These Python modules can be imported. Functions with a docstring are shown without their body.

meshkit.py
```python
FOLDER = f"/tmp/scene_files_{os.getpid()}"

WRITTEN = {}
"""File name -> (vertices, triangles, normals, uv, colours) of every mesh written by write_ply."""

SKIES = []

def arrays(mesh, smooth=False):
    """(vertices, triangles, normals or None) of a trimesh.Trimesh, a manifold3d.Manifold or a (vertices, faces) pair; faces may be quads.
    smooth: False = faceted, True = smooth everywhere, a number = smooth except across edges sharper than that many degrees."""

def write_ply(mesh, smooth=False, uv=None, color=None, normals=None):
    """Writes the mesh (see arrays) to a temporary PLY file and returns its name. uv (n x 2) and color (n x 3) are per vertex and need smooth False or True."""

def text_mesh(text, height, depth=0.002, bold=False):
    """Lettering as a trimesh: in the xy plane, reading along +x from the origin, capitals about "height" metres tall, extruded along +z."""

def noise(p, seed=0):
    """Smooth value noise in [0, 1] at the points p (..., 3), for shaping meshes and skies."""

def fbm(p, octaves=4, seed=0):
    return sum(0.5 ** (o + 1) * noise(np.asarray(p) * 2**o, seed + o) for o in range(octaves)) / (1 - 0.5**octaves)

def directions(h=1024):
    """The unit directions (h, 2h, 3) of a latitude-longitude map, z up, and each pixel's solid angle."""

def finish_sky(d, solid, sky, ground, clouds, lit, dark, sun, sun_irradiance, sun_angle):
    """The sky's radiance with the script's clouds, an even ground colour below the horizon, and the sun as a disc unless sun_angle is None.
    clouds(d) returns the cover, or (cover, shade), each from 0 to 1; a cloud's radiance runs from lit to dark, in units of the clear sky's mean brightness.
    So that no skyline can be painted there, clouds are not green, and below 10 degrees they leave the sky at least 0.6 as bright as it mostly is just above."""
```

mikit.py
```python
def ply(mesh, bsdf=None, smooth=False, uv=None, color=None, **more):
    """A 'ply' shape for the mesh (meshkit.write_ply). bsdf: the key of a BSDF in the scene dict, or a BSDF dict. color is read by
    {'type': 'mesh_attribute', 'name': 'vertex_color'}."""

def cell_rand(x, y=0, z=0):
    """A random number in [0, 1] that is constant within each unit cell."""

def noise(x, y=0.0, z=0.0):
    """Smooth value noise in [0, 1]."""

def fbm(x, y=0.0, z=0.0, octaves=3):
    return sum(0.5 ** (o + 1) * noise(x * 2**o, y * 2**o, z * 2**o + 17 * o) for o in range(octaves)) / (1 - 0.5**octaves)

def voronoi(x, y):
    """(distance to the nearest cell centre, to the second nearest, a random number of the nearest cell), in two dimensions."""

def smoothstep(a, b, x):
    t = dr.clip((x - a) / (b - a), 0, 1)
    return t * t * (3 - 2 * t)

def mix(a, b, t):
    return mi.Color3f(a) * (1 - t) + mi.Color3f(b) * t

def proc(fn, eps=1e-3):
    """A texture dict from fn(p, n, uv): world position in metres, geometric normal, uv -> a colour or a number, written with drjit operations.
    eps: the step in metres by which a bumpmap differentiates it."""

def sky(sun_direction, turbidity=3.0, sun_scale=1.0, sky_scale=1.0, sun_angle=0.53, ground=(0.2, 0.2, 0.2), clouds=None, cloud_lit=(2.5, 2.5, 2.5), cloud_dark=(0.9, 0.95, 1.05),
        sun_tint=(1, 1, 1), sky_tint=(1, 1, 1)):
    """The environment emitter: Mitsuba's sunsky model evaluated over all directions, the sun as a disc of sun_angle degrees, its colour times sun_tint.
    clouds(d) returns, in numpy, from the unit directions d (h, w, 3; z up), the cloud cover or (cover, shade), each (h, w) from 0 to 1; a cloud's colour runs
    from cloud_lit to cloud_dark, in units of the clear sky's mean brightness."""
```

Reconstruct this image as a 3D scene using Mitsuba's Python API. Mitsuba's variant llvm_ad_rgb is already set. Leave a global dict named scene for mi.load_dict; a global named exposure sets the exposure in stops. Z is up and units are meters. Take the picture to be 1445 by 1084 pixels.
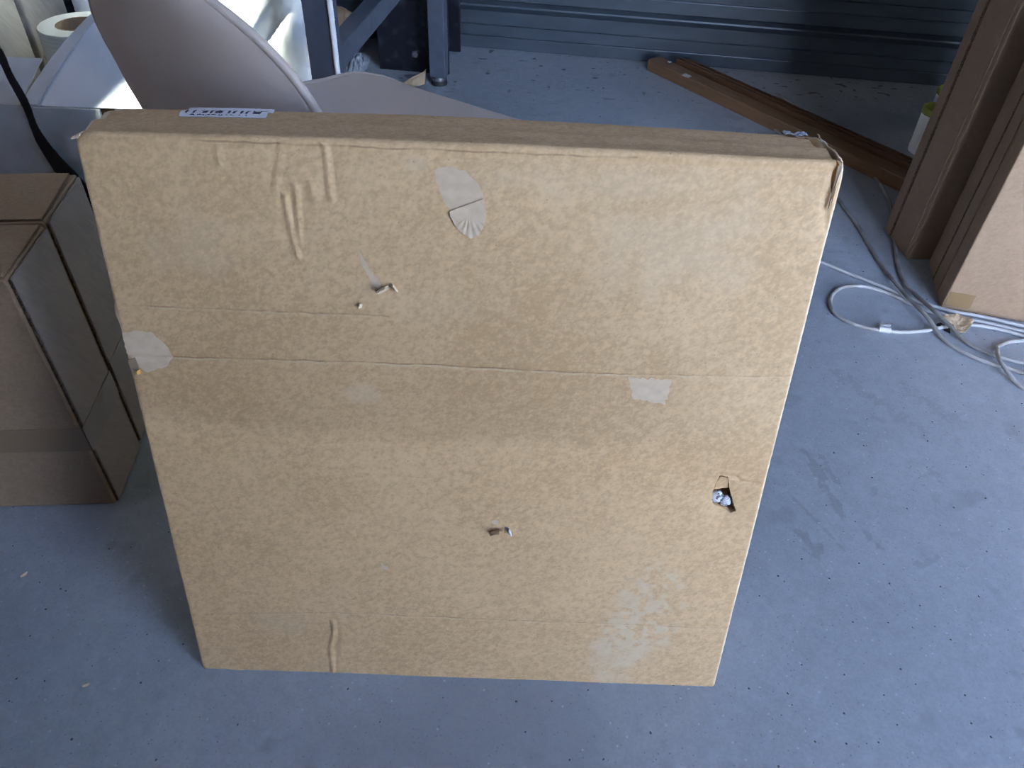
import math, random
import numpy as np, trimesh, manifold3d
import shapely.geometry as sg
import drjit as dr
import mitsuba as mi
import mikit, meshkit
from mikit import noise, fbm, voronoi, smoothstep, mix, cell_rand

random.seed(7)
RNG = np.random.default_rng(7)
T = mi.ScalarTransform4f
scene, labels = {}, {}

# ------------------------------------------------------------------ camera, sky, exposure
PITCH, ROLL, CAM_H = math.radians(42.82), math.radians(2.557), 1.1
fwd = np.array([0, math.cos(PITCH), -math.sin(PITCH)])
_r0, _d0 = np.array([1.0, 0, 0]), np.cross(fwd, [1.0, 0, 0])
cam_up = -(math.sin(ROLL) * _r0 + math.cos(ROLL) * _d0)
EYE = np.array([0, 0, CAM_H])
scene['camera'] = {'type': 'perspective', 'fov': math.degrees(2 * math.atan(722.5 / 1100)), 'fov_axis': 'x', 'near_clip': 0.02, 'far_clip': 500.0,
                   'to_world': T().look_at(origin=EYE.tolist(), target=(EYE + fwd).tolist(), up=cam_up.tolist())}
SUN = np.array([-0.62, -0.46, 0.63]); SUN /= np.linalg.norm(SUN)
scene['sky'] = mikit.sky(SUN, turbidity=3.0, sun_scale=0.42, sky_scale=1.0, sun_angle=0.6, ground=(0.2, 0.2, 0.2),
                         sky_tint=(1.22, 0.955, 0.86), sun_tint=(0.70, 0.94, 1.12))
exposure = 6.85


# ------------------------------------------------------------------ helpers
def fb(p):
    return meshkit.fbm(p) - 0.5


def lab(key, label=None, category=None, group=None, kind=None):
    d = {}
    if label: d['label'] = label
    if category: d['category'] = category
    if group: d['group'] = group
    if kind: d['kind'] = kind
    labels[key] = d


def put(key, mesh, bsdf, smooth=30, **more):
    k, n = key, 0
    while k in scene:
        n += 1
        k = f'{key}_{n:03d}'
    scene[k] = mikit.ply(mesh, bsdf, smooth, **more)
    return k


def frame(P, yaw=0.0, tilt=0.0):
    """4x4: local x along yaw, y depth, z up; tilt leans the top towards +depth."""
    u = np.array([math.cos(yaw), math.sin(yaw), 0]); g = np.array([-math.sin(yaw), math.cos(yaw), 0])
    up = np.array([0, 0, math.cos(tilt)]) + g * math.sin(tilt)
    M = np.eye(4); M[:3, 0] = u; M[:3, 1] = np.cross(up, u); M[:3, 2] = up; M[:3, 3] = P
    return M


def moved(m, M):
    m = m.copy(); m.apply_transform(M); return m


def grid_lines(L, r, step):
    n = max(1, int(round((L - 2 * r) / step)))
    return np.unique(np.round(np.concatenate([[0, .3 * r, .65 * r], np.linspace(r, L - r, n + 1), [L - .65 * r, L - .3 * r, L]]), 6))


def grid_box(dims, r, steps):
    """A box with rounded edges whose faces are fine grids; origin at its low corner."""
    ax = [grid_lines(L, r, s) for L, s in zip(dims, steps)]
    V, F, off = [], [], 0
    for a in range(3):
        b, c = (a + 1) % 3, (a + 2) % 3
        for side in (0, 1):
            B, C = np.meshgrid(ax[b], ax[c], indexing='ij')
            p = np.zeros((B.size, 3)); p[:, a] = dims[a] * side; p[:, b] = B.ravel(); p[:, c] = C.ravel()
            nb, nc = len(ax[b]), len(ax[c])
            i, j = np.meshgrid(np.arange(nb - 1), np.arange(nc - 1), indexing='ij')
            q = np.stack([i * nc + j, (i + 1) * nc + j, (i + 1) * nc + j + 1, i * nc + j + 1], -1).reshape(-1, 4) + off
            if side == 0: q = q[:, ::-1]
            F += [q[:, [0, 1, 2]], q[:, [0, 2, 3]]]; V.append(p); off += len(p)
    V, F = np.vstack(V), np.vstack(F)
    d = np.asarray(dims, float)
    q = np.clip(V, r, d - r); e = V - q
    V = q + r * e / np.maximum(np.linalg.norm(e, axis=1, keepdims=True), 1e-12)
    m = trimesh.Trimesh(V, F, process=False); m.merge_vertices(digits_vertex=6)
    return m


def rbox(dims, r=0.003, steps=None):
    return grid_box(dims, r, steps or [1e3] * 3)


def spline(pts, n=8, closed=False):
    P = np.asarray(pts, float)
    Q = np.vstack([P[-1], P, P[:2]]) if closed else np.vstack([2 * P[0] - P[1], P, 2 * P[-1] - P[-2]])
    out = []
    for i in range(1, len(Q) - 2):
        t = np.linspace(0, 1, n, endpoint=False)[:, None]
        a, b, c, d = Q[i - 1], Q[i], Q[i + 1], Q[i + 2]
        out.append(.5 * (2 * b + (c - a) * t + (2 * a - 5 * b + 4 * c - d) * t ** 2 + (3 * b - a - 3 * c + d) * t ** 3))
    if not closed: out.append(P[-1:])
    return np.vstack(out)


def tube(pts, r, sides=10, closed=False, cap=True):
    p = np.asarray(pts, float); n = len(p)
    t = (np.roll(p, -1, 0) - np.roll(p, 1, 0)) if closed else np.gradient(p, axis=0)
    t /= np.linalg.norm(t, axis=1, keepdims=True) + 1e-12
    a = np.cross(t[0], [0, 0, 1.0] if abs(t[0][2]) < .9 else [1.0, 0, 0]); a /= np.linalg.norm(a)
    A = []
    for i in range(n):
        a = a - t[i] * (a @ t[i]); a /= np.linalg.norm(a); A.append(a)
    A = np.array(A); B = np.cross(t, A); ang = np.arange(sides) * 2 * np.pi / sides
    rr = np.broadcast_to(r, (n,))[:, None, None]
    v = (p[:, None] + rr * (np.cos(ang)[None, :, None] * A[:, None] + np.sin(ang)[None, :, None] * B[:, None])).reshape(-1, 3)
    k = n if closed else n - 1
    i, j = np.meshgrid(np.arange(k), np.arange(sides), indexing='ij'); i2 = (i + 1) % n
    q = np.stack([i * sides + j, i2 * sides + j, i2 * sides + (j + 1) % sides, i * sides + (j + 1) % sides], -1).reshape(-1, 4)
    f = [q[:, [0, 1, 2]], q[:, [0, 2, 3]]]
    if cap and not closed:
        v = np.vstack([v, p[:1], p[-1:]]); s0, s1 = n * sides, n * sides + 1
        for j in range(sides):
            f.append(np.array([[s0, j, (j + 1) % sides], [s1, (n - 1) * sides + (j + 1) % sides, (n - 1) * sides + j]]))
    m = trimesh.Trimesh(v, np.vstack(f), process=False); m.fix_normals()
    return m


def lathe(profile, sections=48):
    m = trimesh.creation.revolve(np.asarray(profile, float), sections=sections); m.fix_normals(); return m


def sheet(P, thick=0.001):
    """A thickened surface from a grid of points P (n, m, 3)."""
    P = np.asarray(P, float); n, m = P.shape[:2]
    du, dv = np.gradient(P, axis=0), np.gradient(P, axis=1)
    N = np.cross(du, dv); N /= np.linalg.norm(N, axis=2, keepdims=True) + 1e-12
    V = np.vstack([(P + N * thick / 2).reshape(-1, 3), (P - N * thick / 2).reshape(-1, 3)])
    i, j = np.meshgrid(np.arange(n - 1), np.arange(m - 1), indexing='ij')
    q = np.stack([i * m + j, (i + 1) * m + j, (i + 1) * m + j + 1, i * m + j + 1], -1).reshape(-1, 4)
    F = [q, q[:, ::-1] + n * m]
    ring = [(i, 0) for i in range(n - 1)] + [(n - 1, j) for j in range(m - 1)] + [(i, m - 1) for i in range(n - 1, 0, -1)] + [(0, j) for j in range(m - 1, 0, -1)]
    idx = np.array([a * m + b for a, b in ring]); nx = np.roll(idx, -1)
    F.append(np.stack([idx, idx + n * m, nx + n * m, nx], -1))
    F = np.vstack(F)
    t = trimesh.Trimesh(V, np.vstack([F[:, [0, 1, 2]], F[:, [0, 2, 3]]]), process=False); t.fix_normals()
    return t


def quad_sheet(a, b, c, d, n=14, m=14, thick=0.003, bend=None):
    s, t = np.meshgrid(np.linspace(0, 1, n), np.linspace(0, 1, m), indexing='ij'); s, t = s[..., None], t[..., None]
    a, b, c, d = (np.asarray(x, float) for x in (a, b, c, d))
    P = a * (1 - s) * (1 - t) + b * s * (1 - t) + c * s * t + d * (1 - s) * t
    if bend is not None: P = P + bend(s, t)
    return sheet(P, thick)


def poly_dist(s, t, pts):
    best = np.full(np.shape(s), 9.0)
    for (x0, y0), (x1, y1) in zip(pts[:-1], pts[1:]):
        dx, dy = x1 - x0, y1 - y0
        k = np.clip(((s - x0) * dx + (t - y0) * dy) / (dx * dx + dy * dy), 0, 1)
        best = np.minimum(best, np.hypot(s - x0 - k * dx, t - y0 - k * dy))
    return best


def mf(m):
    return manifold3d.Manifold(manifold3d.Mesh(np.asarray(m.vertices, np.float32), np.asarray(m.faces, np.uint32)))


def tm(man):
    k = man.to_mesh(); return trimesh.Trimesh(k.vert_properties[:, :3], k.tri_verts, process=False)


def jag(pts, amp, step, seed):
    """A ragged outline."""
    g = np.random.default_rng(seed); ring = sg.Polygon(pts).exterior; n = max(8, int(ring.length / step)); out = []
    c = np.mean(pts, axis=0)
    for k in range(n):
        q = np.array(ring.interpolate(k / n, normalized=True).coords[0]); d = q - c
        out.append(q + d / (np.linalg.norm(d) + 1e-9) * g.uniform(-amp, amp))
    return sg.Polygon(out).buffer(0)


# ------------------------------------------------------------------ materials
def mat(key, d, two=True):
    scene[key] = {'type': 'twosided', 'bsdf': d} if two else d


def pr(col, rough=.5, metallic=0.0, spec=.5, **k):
    c = col if isinstance(col, dict) else {'type': 'rgb', 'value': list(col)}
    return {'type': 'principled', 'base_color': c, 'roughness': rough, 'metallic': metallic, 'specular': spec, **k}


BOX_P = np.array([-0.43541, 0.54084, 0.0])
BOX_M = frame(BOX_P, math.radians(0.533), math.radians(12.4376))
BW, BD, BH = 0.754, 0.112, 0.771
_u, _b, _w = BOX_M[:3, 0], BOX_M[:3, 1], BOX_M[:3, 2]


def dot3(p, P, a):
    return (p.x - float(P[0])) * float(a[0]) + (p.y - float(P[1])) * float(a[1]) + (p.z - float(P[2])) * float(a[2])


def kraft_fibre(x, y, z):
    """Mottled kraft paper, 0 pale .. 1 brown: short fibres and soft blotches."""
    a, b = x * 0.80 + z * 0.60 + y, z * 0.80 - x * 0.60 + y
    m1 = fbm(a * 160, b * 210, y * 80, octaves=2)
    m2 = fbm(a * 380, b * 520, 3.7, octaves=2)
    m3 = fbm(x * 10, z * 12, y * 9 + 5, octaves=3)
    return 0.34 * m1 + 0.42 * m2 + 0.24 * m3


def hero_kraft(p, n, uv):
    x, y, z = dot3(p, BOX_P, _u), dot3(p, BOX_P, _b), dot3(p, BOX_P, _w)
    f = smoothstep(0.28, 0.74, kraft_fibre(x, y, z))
    c = mix((0.560, 0.385, 0.222), (0.432, 0.281, 0.148), f)
    # crushed fibres along the folds, crease shading painted in: thin dark line, rubbed pale side as highlight
    for (x0, z0, x1, z1, s) in ((.05, .524, .30, .526, .8), (.30, .526, .55, .523, .9), (.55, .523, .754, .529, .5), (.02, .586, .30, .585, .6), (.02, .114, .21, .126, .35), (.21, .126, .747, .123, .45), (.11, .7655, .55, .7655, .8)):
        k = dr.clip((x - x0) / (x1 - x0), 0, 1)
        dz = z - (z0 + (z1 - z0) * k) + .0022 * (fbm(x * 60, 4.0, octaves=2) - .5)
        on = dr.select((x > x0) & (x < x1), s, 0.0) * (.35 + .65 * smoothstep(.30, .70, noise(x * 38, z0 * 50) * .6 + noise(x * 150, z0 * 90) * .45))
        c = mix(c, (0.25, 0.155, 0.085), on * .8 * smoothstep(.0016, .0004, dr.abs(dz - .0009)))
        c = mix(c, (0.58, 0.45, 0.30), on * dr.select(z > .7, .0, .6) * smoothstep(.0018, .0005, dr.abs(dz + .0012)))
    # browner band across the sheet, its lower border wavy; slightly warmer tone below
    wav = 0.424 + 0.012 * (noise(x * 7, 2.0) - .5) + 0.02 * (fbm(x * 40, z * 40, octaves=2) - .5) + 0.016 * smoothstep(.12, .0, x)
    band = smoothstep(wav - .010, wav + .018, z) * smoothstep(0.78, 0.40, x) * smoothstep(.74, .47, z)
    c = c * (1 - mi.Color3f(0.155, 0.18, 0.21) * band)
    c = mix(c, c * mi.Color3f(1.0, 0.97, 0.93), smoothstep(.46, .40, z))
    # greyish rubbed areas
    e = dr.sqrt(dr.square((x - .625 + (z - .13) * -.18) / .055) + dr.square((z - .125) / .125))
    rub = smoothstep(1.12, .55, e + 0.9 * (fbm(x * 60, z * 60, 2.0) - .5)) * smoothstep(.36, .62, fbm(x * 110, z * 130, 9.0) + .3 * smoothstep(.12, .05, z))
    for (cx, cz, rx, rz, s) in ((.262, .487, .035, .016, .45), (.10, .66, .06, .05, .3), (.35, .60, .10, .03, .18), (.60, .68, .12, .08, .45), (.52, .74, .2, .02, .4), (.335, .752, .014, .008, .6), (.13, .10, .05, .03, .3)):
        q = dr.sqrt(dr.square((x - cx) / rx) + dr.square((z - cz) / rz))
        rub = dr.maximum(rub, s * smoothstep(1.0, .3, q + 1.1 * (fbm(x * 50 + cx * 90, z * 50, 3.0) - .5)))
    c = mix(c, (0.53, 0.415, 0.285), rub * .7)
    # rust specks
    s1, _, s3 = voronoi(x * 60, z * 60)
    c = mix(c, (0.25, 0.15, 0.08), smoothstep(.07, .03, s1) * dr.select(s3 > .93, .45, 0.0))
    # worn pale edges
    ed = dr.minimum(dr.minimum(x, BW - x), z)
    wear = smoothstep(.0045, .0012, ed + 0.0022 * (noise(x * 90, z * 90) - .3))
    c = mix(c, (0.60, 0.52, 0.40), wear * .75)
    return c


def kraft_world(scale, light, dark):
    def fn(p, n, uv):
        f = smoothstep(0.30, 0.72, kraft_fibre(p.x * scale, p.y * scale, p.z * scale))
        return mix(light, dark, f)
    return fn


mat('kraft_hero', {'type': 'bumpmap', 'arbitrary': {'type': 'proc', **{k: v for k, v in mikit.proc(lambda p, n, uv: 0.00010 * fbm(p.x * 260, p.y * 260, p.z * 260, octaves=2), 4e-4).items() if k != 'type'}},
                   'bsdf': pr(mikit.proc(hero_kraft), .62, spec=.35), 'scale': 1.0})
mat('kraft', pr(mikit.proc(kraft_world(1.0, (0.29, 0.20, 0.13), (0.245, 0.165, 0.102))), .6, spec=.35))
mat('kraft_dim', pr(mikit.proc(kraft_world(1.3, (0.255, 0.178, 0.118), (0.215, 0.148, 0.096))), .6, spec=.35))
mat('kraft_grey', pr(mikit.proc(kraft_world(0.9, (0.31, 0.262, 0.225), (0.265, 0.222, 0.188))), .45, spec=.5))
mat('kraft_edge', pr(mikit.proc(lambda p, n, uv: mix((0.16, 0.105, 0.065), (0.04, 0.028, 0.018), smoothstep(.35, .65, noise(p.x * 500, p.y * 500, p.z * 500)))), .8, spec=.1))
mat('torn_liner', pr(mikit.proc(lambda p, n, uv: mix((0.56, 0.435, 0.32), (0.44, 0.335, 0.235), fbm(p.x * 130, p.y * 130, p.z * 130, octaves=4))), .75, spec=.2))
mat('paper_pale', pr(mikit.proc(lambda p, n, uv: mix((0.60, 0.49, 0.37), (0.50, 0.39, 0.27), noise(p.x * 220, p.y * 220, p.z * 220))), .7, spec=.2))
mat('paper_rust', pr((0.52, 0.28, 0.08), .7))
mat('pit_shade', pr((0.10, 0.065, 0.035), .9, spec=.1))  # shade of the box interior put into the colour
mat('foam_white', pr(mikit.proc(lambda p, n, uv: mix((0.47, 0.47, 0.49), (0.10, 0.10, 0.11), smoothstep(.56, .64, fbm(p.x * 330, p.y * 330, p.z * 330, octaves=2)))), .5))


def concrete(p, n, uv):
    x, y = p.x, p.y
    c = mix((0.262, 0.288, 0.322), (0.305, 0.332, 0.370), fbm(x * 5, y * 5, octaves=4))
    c = c * (0.86 + 0.16 * fbm(x * 60, y * 60, 4.0, octaves=3) + 0.12 * noise(x * 340, y * 340, 2.0))
    # trodden dirt film
    c = mix(c, (0.19, 0.21, 0.24), .5 * smoothstep(.60, .78, fbm(x * 2.3 + 9, y * 2.3, 3.0, octaves=3)))
    c = mix(c, (0.18, 0.195, 0.215), .35 * smoothstep(.72, .84, fbm(x * 16 + 3, y * 16, 6.0, octaves=3)))
    # drag marks and oil spots beside the box
    for (ax, ay, bx, by, r, s) in ((.575, 1.03, .60, .88, .012, .75), (.60, 1.02, .612, .96, .008, .6), (.52, .92, .585, .80, .005, .5), (.515, .835, .535, .80, .018, .75), (.63, .845, .645, .82, .010, .7), (.67, .93, .68, .95, .006, .5), (.70, .78, .74, .80, .008, .55),
                                   (.80, 1.0, .81, .97, .012, .5), (.92, .86, .95, .83, .010, .5), (.84, 1.22, .90, 1.14, .03, .35), (.70, 1.26, .82, 1.10, .022, .4)):
        dx, dy = bx - ax, by - ay
        k = dr.clip(((x - ax) * dx + (y - ay) * dy) / (dx * dx + dy * dy), 0, 1)
        d = dr.sqrt(dr.square(x - ax - k * dx) + dr.square(y - ay - k * dy)) / r
        c = mix(c, (0.15, 0.155, 0.16), .5 * s * smoothstep(1.0, .3, d + 2.4 * (fbm(x * 90, y * 90, 8.0, octaves=3) - .45)))
    # grit: black pits and white specks
    d1, _, r1 = voronoi(x * 26, y * 26)
    c = mix(c, (0.03, 0.03, 0.035), smoothstep(.072, .045, d1 + .05 * noise(x * 300, y * 300)) * dr.select(r1 > .70, .85, 0.0))
    d2, _, r2 = voronoi(x * 48 + 7.3, y * 48)
    c = mix(c, (0.45, 0.48, 0.52), smoothstep(.10, .05, d2) * dr.select(r2 > .86, .6, 0.0))
    d3, _, r3 = voronoi(x * 90 + 1.3, y * 90)
    c = mix(c, (0.13, 0.14, 0.155), smoothstep(.20, .07, d3 + .1 * noise(x * 200, y * 200)) * dr.select(r3 > .72, .5, 0.0))
    # debris stains along the rear wall
    back = smoothstep(2.45, 2.9, y) * smoothstep(.72, .80, fbm(x * 36, y * 44, 2.2, octaves=2))
    return mix(c, (0.06, 0.055, 0.05), back * .7)


mat('concrete', {'type': 'bumpmap', 'arbitrary': mikit.proc(lambda p, n, uv: 0.0004 * fbm(p.x * 55, p.y * 55, octaves=3), 8e-4), 'bsdf': pr(mikit.proc(concrete), .5, spec=.4), 'scale': 1.0})
mat('cladding', pr(mikit.proc(lambda p, n, uv: mix((0.060, 0.080, 0.105), (0.085, 0.108, 0.135), fbm(p.x * 6, p.z * 30, 1.0)) * (0.85 + .3 * fbm(p.x * 2.5, p.z * 5, 4.0))), .38, metallic=.35, spec=.5))
mat('render_wall', pr((0.10, 0.10, 0.105), .8))
mat('roof', pr((0.10, 0.10, 0.105), .8))
mat('yard', pr((0.32, 0.32, 0.32), .9))
mat('bench_steel', pr(mikit.proc(lambda p, n, uv: mix((0.050, 0.062, 0.088), (0.068, 0.082, 0.112), fbm(p.x * 40, p.y * 40, p.z * 40))), .38))
mat('black_steel', pr(mikit.proc(lambda p, n, uv: mix((0.006, 0.007, 0.012), (0.016, 0.018, 0.028), smoothstep(.5, .8, fbm(p.x * 30, p.y * 30, p.z * 30)))), .4))
mat('chrome', {'type': 'roughconductor', 'material': 'Cr', 'alpha': .15})
mat('black_rubber', pr((0.015, 0.015, 0.018), .6))
mat('chair_plastic', pr(mikit.proc(lambda p, n, uv: mix((0.43, 0.37, 0.34), (0.45, 0.39, 0.36), noise(p.x * 500, p.y * 500, p.z * 500))), .5))
mat('beech', pr(mikit.proc(lambda p, n, uv: mix((0.52, 0.36, 0.20), (0.40, 0.26, 0.13), fbm(p.x * 60, p.y * 60, p.z * 8))), .45))
mat('white_card', pr(mikit.proc(lambda p, n, uv: mix((0.44, 0.46, 0.48), (0.37, 0.385, 0.405), fbm(p.x * 30, p.y * 30, p.z * 30))), .5))
mat('white_poly', pr((0.84, 0.87, 0.90), .45))
mat('white_film', pr(mikit.proc(lambda p, n, uv: mix((0.52, 0.555, 0.60), (0.47, 0.505, 0.555), fbm(p.x * 25, p.y * 25, p.z * 25))), .35))
mat('paper_roll', pr(mikit.proc(kraft_world(.6, (0.36, 0.325, 0.285), (0.30, 0.265, 0.225))), .6))
mat('tape_side', pr(mikit.proc(lambda p, n, uv: mix((0.58, 0.58, 0.56), (0.50, 0.50, 0.49), noise(p.z * 300, 1.0))), .5))
mat('black_web', pr((0.008, 0.008, 0.010), .55))
mat('cable_grey', pr(mikit.proc(lambda p, n, uv: mix((0.27, 0.27, 0.27), (0.18, 0.17, 0.155), smoothstep(.42, .72, fbm(p.x * 22, p.y * 22, 1.0)))), .45))
mat('cable_white', pr(mikit.proc(lambda p, n, uv: mix((0.36, 0.365, 0.37), (0.25, 0.235, 0.22), smoothstep(.5, .75, fbm(p.x * 22, p.y * 22, 5.0)))), .4))
mat('cable_bright', pr((0.78, 0.80, 0.84), .4))
mat('timber', pr(mikit.proc(lambda p, n, uv: mix((0.20, 0.118, 0.060), (0.13, 0.072, 0.036), fbm((p.x * .66 - p.y * .75) * 6, (p.x * .75 + p.y * .66) * 150, p.z * 120))), .5))
mat('timber_dark', pr(mikit.proc(lambda p, n, uv: mix((0.13, 0.065, 0.03), (0.06, 0.03, 0.015), fbm((p.x * .66 - p.y * .75) * 6, (p.x * .75 + p.y * .66) * 150, p.z * 120))), .5))
mat('lime_plastic', pr((0.36, 0.40, 0.08), .4))
mat('clear_tape', pr((0.27, 0.18, 0.108), .25, spec=.5))
mat('clear_tape_blue', pr((0.27, 0.235, 0.205), .22, spec=.55))
mat('old_tape', pr((0.22, 0.145, 0.07), .3))
mat('plastic_film', pr((0.30, 0.33, 0.38), .14, spec=.9))
mat('scrap_white', pr((0.50, 0.50, 0.51), .6))
mat('scrap_card', pr(mikit.proc(kraft_world(2.0, (0.52, 0.40, 0.27), (0.38, 0.27, 0.165))), .6))

LBL_U, LBL_V = (0.082, 0.172), (0.070, 0.1115)


def label_print(p, n, uv):
    x = (dot3(p, BOX_P, _u) + .006 - LBL_U[0]) / (LBL_U[1] - LBL_U[0])
    y = (dot3(p, BOX_P, _b) - LBL_V[0]) / (LBL_V[1] - LBL_V[0])
    bars = cell_rand(x * 34, 3.0) > .45
    ink = bars & (y > .16) & (y < .84) & (x > .06) & (x < .95)
    digits = (cell_rand(x * 60, dr.floor(y * 30)) > .5) & (y > .05) & (y < .10) & (x > .1) & (x < .8)
    return mix((0.62, 0.63, 0.68), (0.035, 0.04, 0.075), dr.select(ink | digits, 1.0, 0.0))


mat('label_print', pr(mikit.proc(label_print), .4))

# ------------------------------------------------------------------ the setting
def slab(a, b, r=0.0):
    a, b = np.minimum(a, b), np.maximum(a, b)
    m = trimesh.creation.box(extents=b - a); m.apply_translation((a + b) / 2); return m


put('floor', slab((-2.6, -.85, -.15), (3.6, 3.7, 0)), 'concrete', False); lab('floor', 'blue grey painted concrete floor with grit and scuffs', kind='structure')
put('yard_ground', slab((-40, -60, -.4), (40, 60, -.16)), 'yard', False); lab('yard_ground', 'pale yard surface outside the building', kind='structure')
put('ceiling', slab((-2.75, -.85, 4.2), (3.75, 4.0, 4.3)), 'roof', False); lab('ceiling', 'plain grey roof sheet', kind='structure')


def wall_mesh(outline, holes, thick):
    return trimesh.creation.extrude_polygon(sg.Polygon(outline, [list(h.exterior.coords) for h in holes]), thick)


# front wall (behind the camera) with the open loading door; side walls, the left one with two openings added for sunbeams
m = wall_mesh([(-2.7, -.15), (3.7, -.15), (3.7, 4.2), (-2.7, 4.2)], [sg.box(0.98, -.001, 2.65, 3.3)], .15)
V = m.vertices.copy(); m.vertices = np.c_[V[:, 0], -.70 - V[:, 2], V[:, 1]]; m.fix_normals()
put('wall_front', m, 'render_wall', False); lab('wall_front', 'grey wall with the open loading door', kind='structure')
WY0, WY1, WZ0, WZ1 = 0.27, 0.62, 1.95, 2.85
m = wall_mesh([(-.85, -.15), (4.0, -.15), (4.0, 4.2), (-.85, 4.2)], [sg.box(WY0, WZ0, WY1, WZ1), sg.box(-.22, 2.25, -.09, 2.95)], .12)  # openings added out of view, sized so sun reaches the bundle and flap corner
V = m.vertices.copy(); m.vertices = np.c_[-2.6 - V[:, 2], V[:, 0], V[:, 1]]; m.fix_normals()
put('wall_left', m, 'render_wall', False); lab('wall_left', 'grey side wall with two added openings that let sunbeams in', kind='structure')
put('wall_right', slab((3.6, -.85, -.15), (3.72, 4.0, 4.2)), 'render_wall', False); lab('wall_right', 'grey side wall', kind='structure')
# rear wall: horizontal profiled metal sheet, in separate courses
WALL_P, WALL_YAW = np.array([0.0, 3.0585, 0.0]), math.radians(-6.1)
WM = frame(WALL_P, WALL_YAW)
put('wall_back', moved(slab((-3.2, .035, -.15), (4.2, .13, 4.2)), WM), 'render_wall', False)
lab('wall_back', 'rear wall of dark blue grey horizontal profiled metal sheet', kind='structure')
PITCHZ = 0.175
for k in range(10):
    z0 = .002 + k * PITCHZ
    # flat pan with a bead and a shallow groove, a bright projecting lip, then a deep overhanging channel
    prof = [(.034, z0), (.010, z0), (.010, z0 + .040), (.003, z0 + .043), (.004, z0 + .046), (.011, z0 + .047), (.010, z0 + .085), (.015, z0 + .087), (.015, z0 + .090), (.010, z0 + .092),
            (.009, z0 + .132), (-.004, z0 + .136), (-.004, z0 + .1395), (.026, z0 + .146), (.028, z0 + .152), (.012, z0 + PITCHZ - .002), (.034, z0 + PITCHZ - .002)]
    pg = trimesh.creation.extrude_polygon(sg.Polygon(prof), 7.0)
    v = pg.vertices.copy(); pg.vertices = np.c_[v[:, 2] - 3.0, v[:, 0], v[:, 1]]; pg.fix_normals()
    put('wall_back__cladding_sheet', moved(pg, WM), 'cladding', False)

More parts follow.
